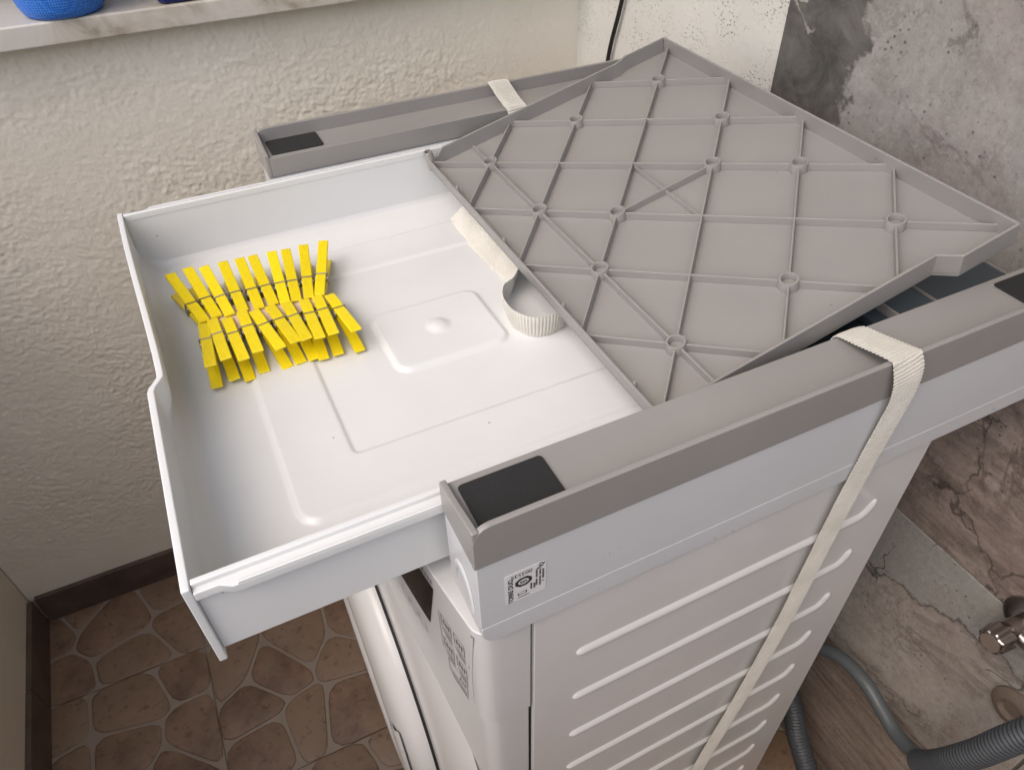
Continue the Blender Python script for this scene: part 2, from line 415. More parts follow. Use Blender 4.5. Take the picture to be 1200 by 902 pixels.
# plaster wall with the window above the sill (runs along the machine's side)
SILL_B, SILL_T = .069, .098
wl = root('plaster_wall', (0, WY, FZ), 'rough cream plaster wall below the marble window sill', 'wall')
def plaster_sheet(name, x0, x1, z0, z1, step, y, mat, parent):
    nx = int((x1-x0)/step); nz = int((z1-z0)/step); v = []; f = []
    for j in range(nz+1):
        for i in range(nx+1):
            x = x0+(x1-x0)*i/nx; z = z0+(z1-z0)*j/nz
            q = Vector((x, z, 0))
            w = Vector((noise.noise(q*22), noise.noise(q*22+Vector((5, 3, 1))), 0))*.012
            s = q + w + Vector((0, x*.35, 0))
            d = 1.15*(.8-noise.turbulence(Vector((s.x*76, s.y*94, 1.3)), 4, True)) + .45*noise.noise(Vector((q.x*210, q.y*240, 7.7))) + .3*noise.noise(q*9)
            d += .55*noise.noise(q*4.0+Vector((9, 9, 9))) + .35*noise.noise(Vector((q.x*30+q.y*12, q.y*55, 2.0)))
            amp = .0019*(.75+.7*noise.noise(q*6+Vector((2, 8, 4)))) * min(1, max(.18, (.58-x)/.22))
            amp *= min(1, max(.15, (z-(FZ+.08))/.35+.25))
            v.append((x, y - amp*d - .001, z))
    for j in range(nz):
        for i in range(nx):
            a = j*(nx+1)+i; f.append((a, a+1, a+nx+2, a+nx+1))
    return obj(name, v, f, mat, parent, smooth=True, fix=False)
plaster_sheet('plaster_face', WX+.001, BX+.0045, FZ+.07, SILL_B+.004, .0022, WY, M['plaster'], wl)
box('wall_core', WX-.1, BX+.1, WY+.006, WY+.20, FZ-.02, SILL_B, M['paint_wall'], wl, bevel=0)
box('jamb', WX-.1, -.50, WY+.002, WY+.20, SILL_T, TOP, M['paint_wall'], wl, bevel=.004)
box('jamb', .44, BX+.1, WY+.002, WY+.20, SILL_T, TOP, M['paint_wall'], wl, bevel=.004)
win = box('window', -.50, .44, WY+.165, WY+.185, SILL_T, TOP, M['white'], wl, bevel=.002)
glass_m, gt, gb = new_mat('window_glass'); gb.inputs['Base Color'].default_value = (.05, .06, .065, 1); gb.inputs['Roughness'].default_value = .06
for a in (-.46, -.015): box('pane', a, a+.41, WY+.158, WY+.164, SILL_T+.05, TOP-.05, glass_m, win, bevel=0)
for k in range(5):
    a = max(WX+.012, -.337+TS*(k-1)); b_ = min(BX-.001, -.337+TS*k)
    if b_-a < .02: continue
    h = .080 + random.uniform(-.002, .002)
    v = [(a+.001, WY-.011, FZ), (b_-.001, WY-.011, FZ), (b_-.001, WY+.004, FZ), (a+.001, WY+.004, FZ),
         (a+.001, WY-.010, FZ+h), (b_-.001, WY-.010, FZ+h+random.uniform(-.002, .002)), (b_-.001, WY+.004, FZ+h), (a+.001, WY+.004, FZ+h)]
    obj('skirting_tile', v, BF, M['skirting'], wl, bevel=.0012)

# parapet wall beyond the drawer
wf = root('parapet_wall', (WX, .1, FZ), 'smooth beige low wall beyond the drawer front, meeting the plaster wall in a corner', 'wall')
box('wall_core', WX-.16, WX, NY, WY+.004, FZ-.02, .08, M['paint_wall'], wf, bevel=.006)
for k in range(7):
    b_ = min(WY-.011, .722+TS*(1-k)); a = max(NY, .722-TS*k)
    if b_-a < .02: continue
    obj('skirting_tile', [(WX-.004, a+.001, FZ), (WX+.011, a+.001, FZ), (WX+.011, b_-.001, FZ), (WX-.004, b_-.001, FZ),
        (WX-.004, a+.001, FZ+.08), (WX+.010, a+.001, FZ+.08), (WX+.010, b_-.001, FZ+.081), (WX-.004, b_-.001, FZ+.08)], BF, M['skirting'], wf, bevel=.0012)

# back wall: smooth plaster strip, then slate-look tiles
wb = root('tiled_wall', (BX, 0, FZ), 'back wall of grey brown slate look tiles beside a strip of pitted plaster', 'wall')
box('wall_core', BX+.007, BX+.17, NY, WY+.1, FZ-.02, TOP, M['grout'], wb, bevel=0)
box('plaster_strip', BX+.002, BX+.0065, .456, WY-.001, FZ, TOP-.01, M['smooth_plaster'], wb, bevel=.0008)
row_m = ['slate_streak', 'slate_mix', 'slate_sand', 'slate_grey', 'slate_mix', 'slate_sand', 'slate_streak', 'slate_grey']
r = 0; z = FZ+.002
while z < TOP-.02:
    for c_, (ya, yb) in enumerate(((.455, -.178), (-.180, -.813), (-.815, NY+.002))):
        w = ya-yb; cy = (ya+yb)/2; cz = z+TS/2-.001
        mt = M[row_m[(r+3*c_) % len(row_m)]]
        tl = box('wall_tile', 0, .009, -w/2+.0008, w/2-.0008, -TS/2+.0018, TS/2-.0006, mt, wb, bevel=.0007)
        tl.location = (BX-.002, cy, cz); 
        if c_ and (r % 2): tl.rotation_euler = (math.pi, 0, 0)
    z += TS; r += 1

# unseen wall added on the camera side to shade the machine
wn = root('side_wall', (0, NY, FZ), 'unseen beige wall added to shade the ribbed side of the machine', 'wall')
box('wall_core', WX-.1, BX+.1, NY-.15, NY-.002, FZ-.02, .36, M['paint_wall'], wn, bevel=.004)

# unseen slab added overhead to block light from the zenith
cl = box('overhead_light_blocker', WX+.40, BX+.17, NY+.45, WY+.2, TOP+.001, TOP+.15, M['paint_wall'], None, bevel=.004)
tag(cl, 'unseen beige slab added over the washing machine to block overhead light', 'light blocker')

# marble sill and what stands on it
sl = box('window_sill', WX+.005, .60-.004, WY-.042, WY+.165, SILL_B+.001, SILL_T, M['marble'], None, bevel=.003, seg=3)
tag(sl, 'cream veined marble window sill projecting from the plaster wall', 'window sill')

def weave_blue():
    m, t, b = new_mat('blue_woven_plastic'); v = coord(t)
    vo = t.nodes.new('ShaderNodeTexVoronoi'); vo.inputs['Scale'].default_value = 330; vo.inputs['Randomness'].default_value = .15
    t.links.new(v, vo.inputs['Vector'])
    t.links.new(ramp(t, vo.outputs['Distance'], [(.2, (.05, .25, .78)), (.6, (.025, .15, .60))]), b.inputs['Base Color'])
    b.inputs['Roughness'].default_value = .4; t.links.new(bump(t, vo.outputs['Distance'], -.0012), b.inputs['Normal']); return m
bk = root('blue_basket', (-.156, WY-.001, SILL_T), 'bright blue dimpled plastic pot standing on the marble sill', 'pot')
lathe('pot_body', [(0, 0), (.042, 0), (.047, .003), (.051, .012), (.055, .035), (.060, .075), (.062, .10), (.059, .10), (.052, .03), (0, .012)], weave_blue(), bk, origin=(-.156, WY-.001, SILL_T+.0003), n=48)
lathe('rim', [(.060, .096), (.065, .097), (.066, .103), (.060, .105), (.058, .100)], M['blue'], bk, origin=(-.156, WY-.001, SILL_T), n=48)
nb_ = root('navy_bottle', (-.005, WY-.008, SILL_T), 'dark navy blue plastic bottle standing on the marble sill', 'bottle')
pv = rrect(-.046, .036, WY-.039, WY+.022, .012)
o = prism('bottle_body', pv, 'z', SILL_T+.0003, SILL_T+.13, M['navy'], nb_, bevel=.005, seg=3)
lathe('cap', [(0, .130), (.016, .130), (.016, .155), (.014, .158), (0, .158)], M['navy'], nb_, origin=(-.005, WY-.008, SILL_T), n=24)

# ------------------------------------------------------------------ washing machine
MT = -.0905
wm = root('washing_machine', (.2, .3, FZ), 'white front loading washing machine with ribbed side under the stacking frame', 'washing machine')
def bow(y):
    return -.028*(1-abs((y-.3)/.295)**1.7)
def front_outline(off, xb, y0=.006, y1=.594, rc=.012):
    pts = [(xb, y0), (off+rc+.004, y0)]
    for k in range(1, 6):
        a = R(90*k/6); pts.append((off+bow(y0+rc)+.0 + rc*(1-math.sin(a))+.003*(1-k/6), y0+rc*(1-math.cos(a))))
    for k in range(0, 25): y = y0+rc+(y1-y0-2*rc)*k/24; pts.append((off+bow(y), y))
    for k in range(5, 0, -1):
        a = R(90*k/6); pts.append((off+bow(y1-rc) + rc*(1-math.sin(a))+.003*(1-k/6), y1-rc*(1-math.cos(a))))
    pts += [(off+rc+.004, y1), (xb, y1)]
    return pts
box('cabinet', .0405, .42, .007, .593, FZ+.03, MT-.001, M['enamel'], wm, bevel=.003)
side = box('side_panel', .0410, .4215, .0045, .0065, FZ+.034, MT-.002, M['enamel'], wm, bevel=.0006)
# pressed stiffening ribs of the side panel
def rib_mesh():
    path = [Vector((.077+.0011*k, 0, 0)) for k in range(8)] + [Vector((.0858+.2777*k/26, 0, 0)) for k in range(27)] + [Vector((.3635+.0165*math.sin(R(a)), 0, .020*(1-math.cos(R(a))))) for a in (12, 24, 36, 48, 60, 70, 78, 84, 90)]
    prof = [(-.0068, 0), (-.0052, .0009), (-.0030, .0024), (0, .0031), (.0030, .0024), (.0052, .0009), (.0068, 0)]
    v = []; f = []; n = len(prof); cum = [0]
    for a, b_ in zip(path, path[1:]): cum.append(cum[-1]+(b_-a).length)
    for i, q in enumerate(path):
        t = (path[min(i+1, len(path)-1)]-path[max(i-1, 0)]).normalized(); up = Vector((-t.z, 0, t.x))
        u = min(1, min(cum[i]/.0075, (cum[-1]-cum[i])/.009)); s = math.sqrt(max(0, 1-(1-u)**2))
        for a, h in prof: v.append(q + up*a*(.06+.94*s) + Vector((0, -h*s, 0)))
    for i in range(len(path)-1):
        for k in range(n-1): f.append((i*n+k, i*n+k+1, (i+1)*n+k+1, (i+1)*n+k))
    me = bpy.data.meshes.new('rib'); me.from_pydata([tuple(q) for q in v], [], f); me.update()
    finish(me, M['enamel'], True); return me
rm = rib_mesh()
for k in range(11):
    o = bpy.data.objects.new('rib', rm); link(o, side)
    o.location = (0, .0046, -.171-.0752*k)
cp = prism('control_panel', front_outline(0, .0392), 'z', -.2275, MT-.0005, M['front_white'], wm, bevel=.0012)
prism('front_panel', front_outline(.0032, .0385, .0078, .5922), 'z', FZ+.05, -.2287, M['front_white'], wm, bevel=.0015)
box('seam', .0393, .0404, .0085, .5915, FZ+.05, MT-.002, M['dark_gap'], wm, bevel=0)
def on_panel(y, z, d): return (bow(y)-d, y, z)
def panel_patch(name, pts, mat, d, parent):
    """flat print that follows the bowed panel; pts in (y, z)"""
    n = len(pts); v = [on_panel(y, z, d) for y, z in pts]
    return obj(name, v, [tuple(range(n))], mat, parent, fix=False)
disp = []
top = [(.0698+(.20-.0698)*k/8, -.1124) for k in range(9)]; bot = [(.0875+(.20-.0875)*k/8, -.1850) for k in range(9)]
v = [on_panel(y, z, .0006) for y, z in top+bot]
obj('display', v, [(k, k+1, 9+k+1, 9+k) for k in range(8)], M['black'], cp)
def frame_print(y0, y1, z0, z1, w, mat=M['print']):
    P = [(y0, z0), (y1, z0), (y1, z1), (y0, z1)]; Q = [(y0+w, z0+w), (y1-w, z0+w), (y1-w, z1-w), (y0+w, z1-w)]
    v = [on_panel(y, z, .0005) for y, z in P+Q]
    obj('icon', v, [(k, (k+1) % 4, 4+(k+1) % 4, 4+k) for k in range(4)], mat, cp)
def bar_print(y0, y1, z0, z1, mat=M['print']):
    obj('icon', [on_panel(y, z, .0005) for y, z in ((y0, z0), (y1, z0), (y1, z1), (y0, z1))], [(0, 1, 2, 3)], mat, cp)
for (y0, y1, z0, z1) in ((.048, .063, -.152, -.135), (.029, .044, -.152, -.135), (.048, .063, -.186, -.169), (.029, .044, -.186, -.169), (.031, .060, -.213, -.198)):
    frame_print(y0, y1, z0, z1, .0008, M['greyprint'])
    for q in range(3): bar_print(y0+.003+q*.0035, y0+.0048+q*.0035, z0+.005, z1-.005-.001*(q % 2), M['greyprint'])
    for q in range(3): bar_print(y0, y1-.002*q, z0-.0045-.003*q, z0-.0035-.003*q, M['greyprint'])
for k in range(11): bar_print(.0705+.0044*k, .0705+.0044*k+.0028, -.1075, -.1030-.0006*(k % 3), M['greyprint'])
for y0 in (.098, .115, .132): frame_print(y0, y0+.014, -.216, -.203, .0007, M['greyprint'])
bar_print(.0660, .0667, -.190, -.135, M['greyprint']); bar_print(.0240, .0248, -.160, -.156, M['greyprint']); bar_print(.0240, .0248, -.190, -.186, M['greyprint'])
obj('trim', [on_panel(.0130+.002*0, -.098, .0004), on_panel(.0147, -.098, .0012), on_panel(.0165, -.098, .0004),
             on_panel(.0205, -.160, .0004), on_panel(.0222, -.160, .0012), on_panel(.0240, -.160, .0004),
             on_panel(.0225, -.212, .0004), on_panel(.0242, -.212, .0012), on_panel(.0260, -.212, .0004)],
    [(0, 1, 4, 3), (1, 2, 5, 4), (3, 4, 7, 6), (4, 5, 8, 7)], M['front_white'], cp, smooth=True)
# round door
DZ, DR = -.55, .21
lathe('door_gap', [(DR-.006, -.0255), (DR+.0036, -.0255), (DR+.0036, -.0240), (DR-.006, -.0240)], M['dark_gap'], wm, origin=(0, .3, DZ), axis='x', n=96)
lathe('door_surround', [(DR+.0030, -.0240), (DR+.0030, -.0283), (DR+.0040, -.0289), (DR+.020, -.0278), (DR+.050, -.0225), (DR+.085, -.0125), (DR+.105, -.003)], M['front_white'], wm, origin=(0, .3, DZ), axis='x', n=96)
door = lathe('door', [(DR, -.0245), (DR, -.034), (DR-.004, -.044), (DR-.014, -.052), (DR-.030, -.0575), (DR-.052, -.0610), (DR-.064, -.0620), (DR-.068, -.0600), (DR-.074, -.052), (0, -.046)], M['front_white'], wm, origin=(0, .3, DZ), axis='x', n=72)
lathe('door_seal', [(DR+.0004, -.0262), (DR+.0007, -.0318), (DR-.002, -.0320), (DR-.002, -.0262)], M['dark_gap'], door, origin=(0, .3, DZ), axis='x', n=96)
lathe('door_glass', [(0, -.054), (.09, -.053), (.125, -.050), (.137, -.0475)], M['black'], door, origin=(0, .3, DZ), axis='x', n=60)
pts = []
hv = []; hf = []
for k in range(13):
    a = R(150+40*k/12)
    for rr_, xx in ((DR-.020, -.0575), (DR-.026, -.0605), (DR-.040, -.0630), (DR-.046, -.0612)):
        hv.append((xx, .3+rr_*math.cos(a), DZ+rr_*math.sin(a)))
for k in range(12):
    for j in range(3): hf.append((k*4+j, k*4+j+1, k*4+4+j+1, k*4+4+j))
obj('door_handle', hv, hf, M['front_white'], door, smooth=True)
for x_, y_ in ((.07, .05), (.07, .55), (.38, .05), (.38, .55)):
    lathe('foot', [(0, FZ), (.022, FZ), (.022, FZ+.012), (.010, FZ+.016), (.010, FZ+.034), (0, FZ+.034)], M['rubber'], wm, origin=(x_, y_, 0), n=20)

# ------------------------------------------------------------------ stacking frame on top of the machine
AL = .536
kit = root('stacking_frame', (.25, .3, MT), 'stacking frame with two grey topped arms strapped on the washing machine', 'frame')
def arm(sgn):
    Y = (lambda y: y) if sgn > 0 else (lambda y: .6-y)
    def bx(name, x0, x1, y0, y1, z0, z1, mat, parent, **k):
        a, b_ = Y(y0), Y(y1); return box(name, x0, x1, min(a, b_), max(a, b_), z0, z1, mat, parent, **k)
    a = bx('arm', .0, AL, .0, .050, -.0680, -.0002, M['white'], kit, bevel=.0009, seg=3)
    # lower skirt, with a rounded front end
    sk = [(.0005, -.0685), (AL-.001, -.0685), (AL-.001, -.0882), (.014, -.0890)] + [(.014-.0135*math.sin(R(q)), -.0755-.0135*math.cos(R(q))) for q in (15, 30, 45, 60, 75, 90)]
    prism('skirt', sk, 'y', Y(.0001), Y(.0494), M['white'], a, bevel=.0008)
    # grey channel: outer wall with a rounded front corner, floor, front and rear lip, inner face
    r_ = .012
    prof = [(-.0014, .0002), (AL+.001, .0002), (AL+.001, .0365-r_)] + [(AL+.001-r_+r_*math.cos(R(q)), .0365-r_+r_*math.sin(R(q))) for q in (22, 45, 68, 90)] + \
           [(-.0014+r_-r_*math.sin(R(q)), .0365-r_+r_*math.cos(R(q))) for q in (0, 22, 45, 68, 90)]
    ch = prism('channel', prof, 'y', Y(-.0010), Y(.0032), M['grey'], a, bevel=.0009)
    bx('channel_floor', .0032, AL-.0032, .0031, .0500, .0004, .0223, M['grey'], a, bevel=.0008)
    lip = [(-.0008, .0002), (.0500, .0002), (.0500, .0262), (.030, .0285), (.012, .0325), (.0015, .0345), (-.0008, .0345)]
    lp = [(Y(q[0]), q[1]) for q in lip]
    prism('end_lip', lp, 'x', -.0012, .0033, M['grey'], a, bevel=.0009)
    prism('end_lip', lp, 'x', AL-.0031, AL+.0008, M['grey'], a, bevel=.0009)
    for (x0, x1) in ((.0078, .0650), (.4725, .5290)):
        pp = [(q[0], Y(q[1])) for q in rrect(x0, x1, .0065, .0440, .003, 4)]
        prism('foot_pad', pp, 'z', .0224, .0239, M['rubber'], a, bevel=.0006)
    # moulded arch on the front end
    av = []; af = []
    for k in range(13):
        q = R(180*k/12); cx, cz = .025, -.060
        for rr_, xx in ((.0175, -.0002), (.0160, -.0016), (.0140, -.0016), (.0125, -.0002)):
            av.append((xx, Y(cx+rr_*math.cos(q)), cz+rr_*1.9*math.sin(q)))
    for k in range(12):
        for j in range(3): af.append((k*4+j, k*4+j+1, k*4+5+j, k*4+4+j))
    obj('arch', av, af, M['white'], a, smooth=True)
    return a
arm_near = arm(1); arm_far = arm(-1)
box('base_plate', .006, AL-.006, .0505, .5495, -.0885, -.0760, M['white'], kit, bevel=.001)
# slatted deck behind the drawer, shade painted into its dark colour
for (x0, x1) in ((.245, .3005), (.3020, .356), (.358, .385), (.389, .4045), (.408, .4475), (.4500, .5340)):
    box('deck_board', x0, x1, .0510, .5490, -.014 if x0 > .38 else -.052, -.0005 if x0 > .4 else (-.006 if x0 > .38 else -.040), M['deck'], kit, bevel=.0012)
for xx in (.4060, .4488, .5350):
    box('deck_edge', xx-.0011, xx+.0011, .0512, .5488, -.013, .0007, M['grey'], kit, bevel=.0004)
box('rear_wall', .3920, .3960, .0512, .5488, -.0755, -.013, M['deck'], kit, bevel=.0004)

# sticker on the near arm (flat print, upside down)
def text_obj(s, size, mat, parent, loc, rot, name='lettering', bold=.0):
    cu = bpy.data.curves.new(name, 'FONT'); cu.body = s; cu.size = size; cu.align_x = 'CENTER'; cu.align_y = 'CENTER'; cu.offset = bold
    tmp = bpy.data.objects.new(name, cu); C.objects.link(tmp)
    dg = bpy.context.evaluated_depsgraph_get(); dg.update()
    me = bpy.data.meshes.new_from_object(tmp.evaluated_get(dg))
    C.objects.unlink(tmp); bpy.data.objects.remove(tmp)
    me.materials.clear(); me.materials.append(mat)
    Mx = Matrix.Translation(loc) @ Euler(rot).to_matrix().to_4x4()
    me.transform(Mx)
    o = bpy.data.objects.new(name, me); link(o, None); o.parent = parent
    return o
sv = rrect(.0178, .0462, -.0510, -.0196, .002, 3)
st = prism('sticker', sv, 'y', -.00012, -.00035, M['label'], arm_near)
SY = -.00062
text_obj('003535', .0050, M['print'], arm_near, (.0290, SY, -.0232), (R(90), R(180), 0))
text_obj('TORRE DUO', .0046, M['print'], arm_near, (.0215, SY, -.0375), (R(90), R(-90), 0), bold=.00012)
text_obj('N2', .0050, M['print'], arm_near, (.0425, SY, -.0225), (R(90), R(-65), 0), bold=.0001)
def mark(name, poly):
    return obj(name, [(x_, SY, z_) for x_, z_ in poly], [tuple(range(len(poly)))], M['print'], arm_near, fix=False)
cx, cz = .0303, -.0320
o8 = [(cx+.0062*math.cos(R(22.5+45*k)), cz+.0050*math.sin(R(22.5+45*k))) for k in range(8)]; i8 = [(cx+.0040*math.cos(R(22.5+45*k)), cz+.0030*math.sin(R(22.5+45*k))) for k in range(8)]
obj('emblem', [(a, SY, b_) for a, b_ in o8+i8], [(k, (k+1) % 8, 8+(k+1) % 8, 8+k) for k in range(8)], M['print'], arm_near, fix=False)
text_obj('GS', .0040, M['print'], arm_near, (cx, SY, cz), (R(90), R(180), 0), bold=.0001)
for k, (xa, za, zb) in enumerate(((.0388, -.0250, -.0340), (.0388, -.0352, -.0420), (.0412, -.0265, -.0320), (.0412, -.0332, -.0435), (.0434, -.0270, -.0380), (.0434, -.0395, -.0412), (.0350, -.0372, -.0445), (.0372, -.0385, -.0445))):
    q = za
    while q > zb+.0008:
        hgt = random.uniform(.0007, .0013); mark('print_line', [(xa, q), (xa+.0013, q), (xa+.0013, q-hgt), (xa, q-hgt)]); q -= hgt+.0004
gl = [(.0262, -.0455), (.0325, -.0455), (.0325, -.0425), (.0296, -.0425), (.0280, -.0432), (.0262, -.0430)]
gi = [(x_*.8+.0294*.2, z_*.7-.0441*.3) for x_, z_ in gl]
obj('glass_symbol', [(a, SY, b_) for a, b_ in gl+gi], [(k, (k+1) % 6, 6+(k+1) % 6, 6+k) for k in range(6)], M['print'], arm_near, fix=False)
mark('print_line', [(.0262, -.0476), (.0345, -.0476), (.0345, -.0482), (.0262, -.0482)])

# ------------------------------------------------------------------ the pulled-out drawer
DX = -.156; DB = .226
dr = root('pull_out_drawer', (-.1, .3, -.068), 'white plastic drawer pulled out of the frame, holding the yellow pegs', 'drawer')
def sstep(a, b_, t_):
    q = min(1, max(0, (t_-a)/(b_-a))); return q*q*(3-2*q)
def sd_rr(x, y, x0, x1, y0, y1, r_):
    dx = max(x0+r_-x, x-x1+r_); dy = max(y0+r_-y, y-y1+r_)
    return math.hypot(max(dx, 0), max(dy, 0)) + min(max(dx, dy), 0) - r_
def floor_z(x, y):
    z_ = -.0615
    z_ += .0032*(1-sstep(-.0030, .0030, sd_rr(x, y, -.083, .35, .125, .476, .016)))
    z_ -= .0020*(1-sstep(-.0018, .0018, sd_rr(x, y, -.029, .35, .176, .424, .006)))
    z_ += .0034*(1-sstep(-.0028, .0028, sd_rr(x, y, .035, .143, .250, .340, .013)))
    d = math.hypot(x-.0896, y-.2972); z_ += .0030*(1-sstep(.002, .014, d))
    # fillets up the walls
    for dist, rr_ in ((x-(DX+.005), .022), (y-.0655, .007), (.5345-y, .007)):
        if dist < rr_: z_ += rr_-math.sqrt(max(rr_**2-(rr_-max(dist, 0))**2, 0))
    return z_
nx, ny = 260, 320; v = []; f = []
for j in range(ny+1):
    for i in range(nx+1):
        x_ = DX+.005+(DB-DX-.007)*i/nx; y_ = .0655+(.5345-.0655)*j/ny
        v.append((x_, y_, floor_z(x_, y_)))
for j in range(ny):
    for i in range(nx):
        a = j*(nx+1)+i; f.append((a, a+1, a+nx+2, a+nx+1))
obj('drawer_floor', v, f, M['drawer_white'], dr, smooth=True, fix=False)
box('underside', DX+.006, DB-.002, .0665, .5335, -.0680, -.0645, M['drawer_white'], dr, bevel=.001)
for sg in (1, -1):
    Y = (lambda y: y) if sg > 0 else (lambda y: .6-y)
    w_ = box('side_wall', DX+.0052, DB, min(Y(.0620), Y(.0658)), max(Y(.0620), Y(.0658)), -.0685, -.0010, M['drawer_white'], dr, bevel=.0008)
    # rail: inner bead, groove and outer flange with a step close to the front
    rl = [(DX+.0055, .0575), (DX+.020, .0575), (DX+.027, .0530), (DB-.002, .0530), (DB-.002, .0655), (DX+.0055, .0655)]
    rail = prism('rail', [(q[0], Y(q[1])) for q in rl], 'z', -.0085, -.0012, M['drawer_white'], w_, bevel=.0009)
    a, b_ = sorted((Y(.0618), Y(.0664))); box('bead', DX+.0056, DB-.003, a, b_, -.0050, .0024, M['drawer_white'], w_, bevel=.0011, seg=3)
    a, b_ = sorted((Y(.0532), Y(.0552))); box('flange', DX+.030, DB-.004, a, b_, -.0070, .0004, M['drawer_white'], w_, bevel=.0007)
def inset(y):
    if y < .245: return 0.0
    if y < .264: return .0085*sstep(.245, .262, y)
    return .0085*(1-sstep(.262, .545, y)**.8)
v = []; f = []; NYp, NZp = 96, 12
def pan(y, z_, back):
    k = sstep(-.050, -.010, z_)
    return (DX + inset(y)*k + (.0052 if back else 0), y, z_)
for side_ in (0, 1):
    for j in range(NZp+1):
        for i in range(NYp+1):
            y = .0585+(.5415-.0585)*i/NYp; z_ = -.0765+(.0025+.0765)*j/NZp
            v.append(pan(y, z_, side_))
N1 = (NYp+1)*(NZp+1)
for s_ in (0, 1):
    for j in range(NZp):
        for i in range(NYp):
            a = s_*N1+j*(NYp+1)+i; f.append((a, a+1, a+NYp+2, a+NYp+1))
for i in range(NYp):
    f.append((i, i+1, N1+i+1, N1+i)); a = NZp*(NYp+1)+i; f.append((a, a+1, N1+a+1, N1+a))
for j in range(NZp):
    a = j*(NYp+1); f.append((a, a+NYp+1, N1+a+NYp+1, N1+a)); a += NYp; f.append((a, a+NYp+1, N1+a+NYp+1, N1+a))
o = obj('front_panel', v, f, M['drawer_white'], dr, bevel=.0009)
# rear wall, cut to the slope of the tray that leans on it
obj('rear_wall', [(DB-.004, .066, -.066), (DB, .066, -.066), (DB, .534, -.066), (DB-.004, .534, -.066),
                  (DB-.004, .066, -.0160), (DB, .066, -.0150), (DB, .534, -.0045), (DB-.004, .534, -.0055)], BF, M['drawer_white'], dr, bevel=.0005)

# ------------------------------------------------------------------ the grey ribbed tray
tr = root('ribbed_tray', (.3324, .2939, .0208), 'grey plastic shelf tray with diagonal ribs lying tilted on the stacking frame', 'tray')
tr.rotation_euler = (.0231, -.2392, .0028); del tr['_world']
GX, GY = .05477, .05739
X0, X1, HR, XJ = -.1631, .1613, .0168, .0915
F0, F1, B0, B1 = -.2285, .2283, -.2415, .2345
plan = [(X0, F0), (XJ, F0), (XJ+.013, B0), (X1, B0), (X1, B1), (XJ+.013, B1), (XJ, F1), (X0+.012, F1), (X0, F1-.004)]
prism('plate', plan, 'z', -.0022, 0.0, M['grey'], tr, bevel=.0005)
def rim_wall(a, b_, inward, h0, h1, th=.0024, tops=None):
    a = Vector((*a, 0)); b_ = Vector((*b_, 0)); t_ = (b_-a).normalized(); nrm = Vector((-t_.y, t_.x, 0))*th*inward
    tops = tops or [(0, h1), (1, h1)]
    top_ = [a.lerp(b_, s_)+Vector((0, 0, h_)) for s_, h_ in tops]
    outl = [a+Vector((0, 0, h0)), b_+Vector((0, 0, h0))] + top_[::-1]; n = len(outl)
    vv = outl + [q+nrm for q in outl]
    ff = [tuple(range(n)), tuple(range(n, 2*n))]+[(k, (k+1) % n, n+(k+1) % n, n+k) for k in range(n)]
    return obj('rim', vv, ff, M['grey'], tr, bevel=.0006)
def rim_run(pts_, th=.0024, tops=None):
    """one rim of constant height following a polyline, inner side on the left"""
    n = len(pts_); inn = []
    for i in range(n):
        a = Vector(pts_[max(i-1, 0)]); q = Vector(pts_[i]); c_ = Vector(pts_[min(i+1, n-1)])
        t1 = (q-a).normalized() if i else (c_-q).normalized(); t2 = (c_-q).normalized() if i < n-1 else t1
        n1 = Vector((-t1.y, t1.x)); n2 = Vector((-t2.y, t2.x)); m_ = (n1+n2).normalized(); inn.append(q+m_*th/max(m_.dot(n1), .3))
    vv = []
    for z_ in (-.0040, None):
        for L in (pts_, inn):
            for i, q in enumerate(L): vv.append((q[0], q[1], z_ if z_ is not None else (tops[i] if tops else HR)))
    ff = []
    for i in range(n-1):
        ff += [(i, i+1, 2*n+i+1, 2*n+i), (n+i, n+i+1, 3*n+i+1, 3*n+i), (2*n+i, 2*n+i+1, 3*n+i+1, 3*n+i), (i, i+1, n+i+1, n+i)]
    ff += [(0, n, 3*n, 2*n), (n-1, 2*n-1, 4*n-1, 3*n-1)]
    return obj('rim', vv, ff, M['grey'], tr, bevel=.0006)
rim_run([(X0+.0026, F0), (XJ, F0), (XJ+.013, B0), (X1, B0)])
rim_run([(X1+.0002, B0+.0002), (X1+.0002, B1-.0002)])
rim_run([(X1-.0026, B1), (XJ+.013, B1), (XJ, F1), (X0+.020, F1), (X0+.013, F1), (X0+.004, F1-.002)], tops=[HR, HR, HR, HR, .010, .009])
rim_run([(X0, F1-.004), (X0, F0)], tops=[.0105, .0125])
lathe('corner_post', [(0, -.003), (.0052, -.003), (.0052, .0185), (.0045, .0195), (.0036, .0195), (.0036, .010), (0, .010)], M['grey'], tr, origin=(X0+.003, F1-.001, 0), n=24)
for yy in (.150, .036, -.080, -.190):
    lathe('peg_stub', [(0, 0), (.0017, 0), (.0017, .0122), (.0010, .0132), (0, .0132)], M['grey'], tr, origin=(X0+.0040, yy, 0), n=12)
BOSS = [(3,1),(2,2),(4,2),(1,3),(4,3),(5,3),(2,4),(3,4),(6,4),(3,5),(5,5),(4,6)]
def gp(i, j): return (GX*(i-j), -GY*(i+j-7))
def ribs(g0, g1, h=.0075, th=.0019):
    """a rib from grid point to grid point, broken where it meets a boss"""
    a = Vector(gp(*g0)); b_ = Vector(gp(*g1)); L = (b_-a).length; t_ = (b_-a)/L
    cuts = []
    for q in BOSS:
        p_ = Vector(gp(*q))-a; u_ = p_.dot(t_)
        if abs(p_.x*t_.y-p_.y*t_.x) < .003 and -.01 < u_ < L+.01: cuts.append((u_-.0074, u_+.0074))
    cuts.sort(); s0 = 0.0
    for c0, c1 in cuts + [(L, L)]:
        if c0-s0 > .004: rib(a+t_*s0, a+t_*c0, h, th)
        s0 = c1
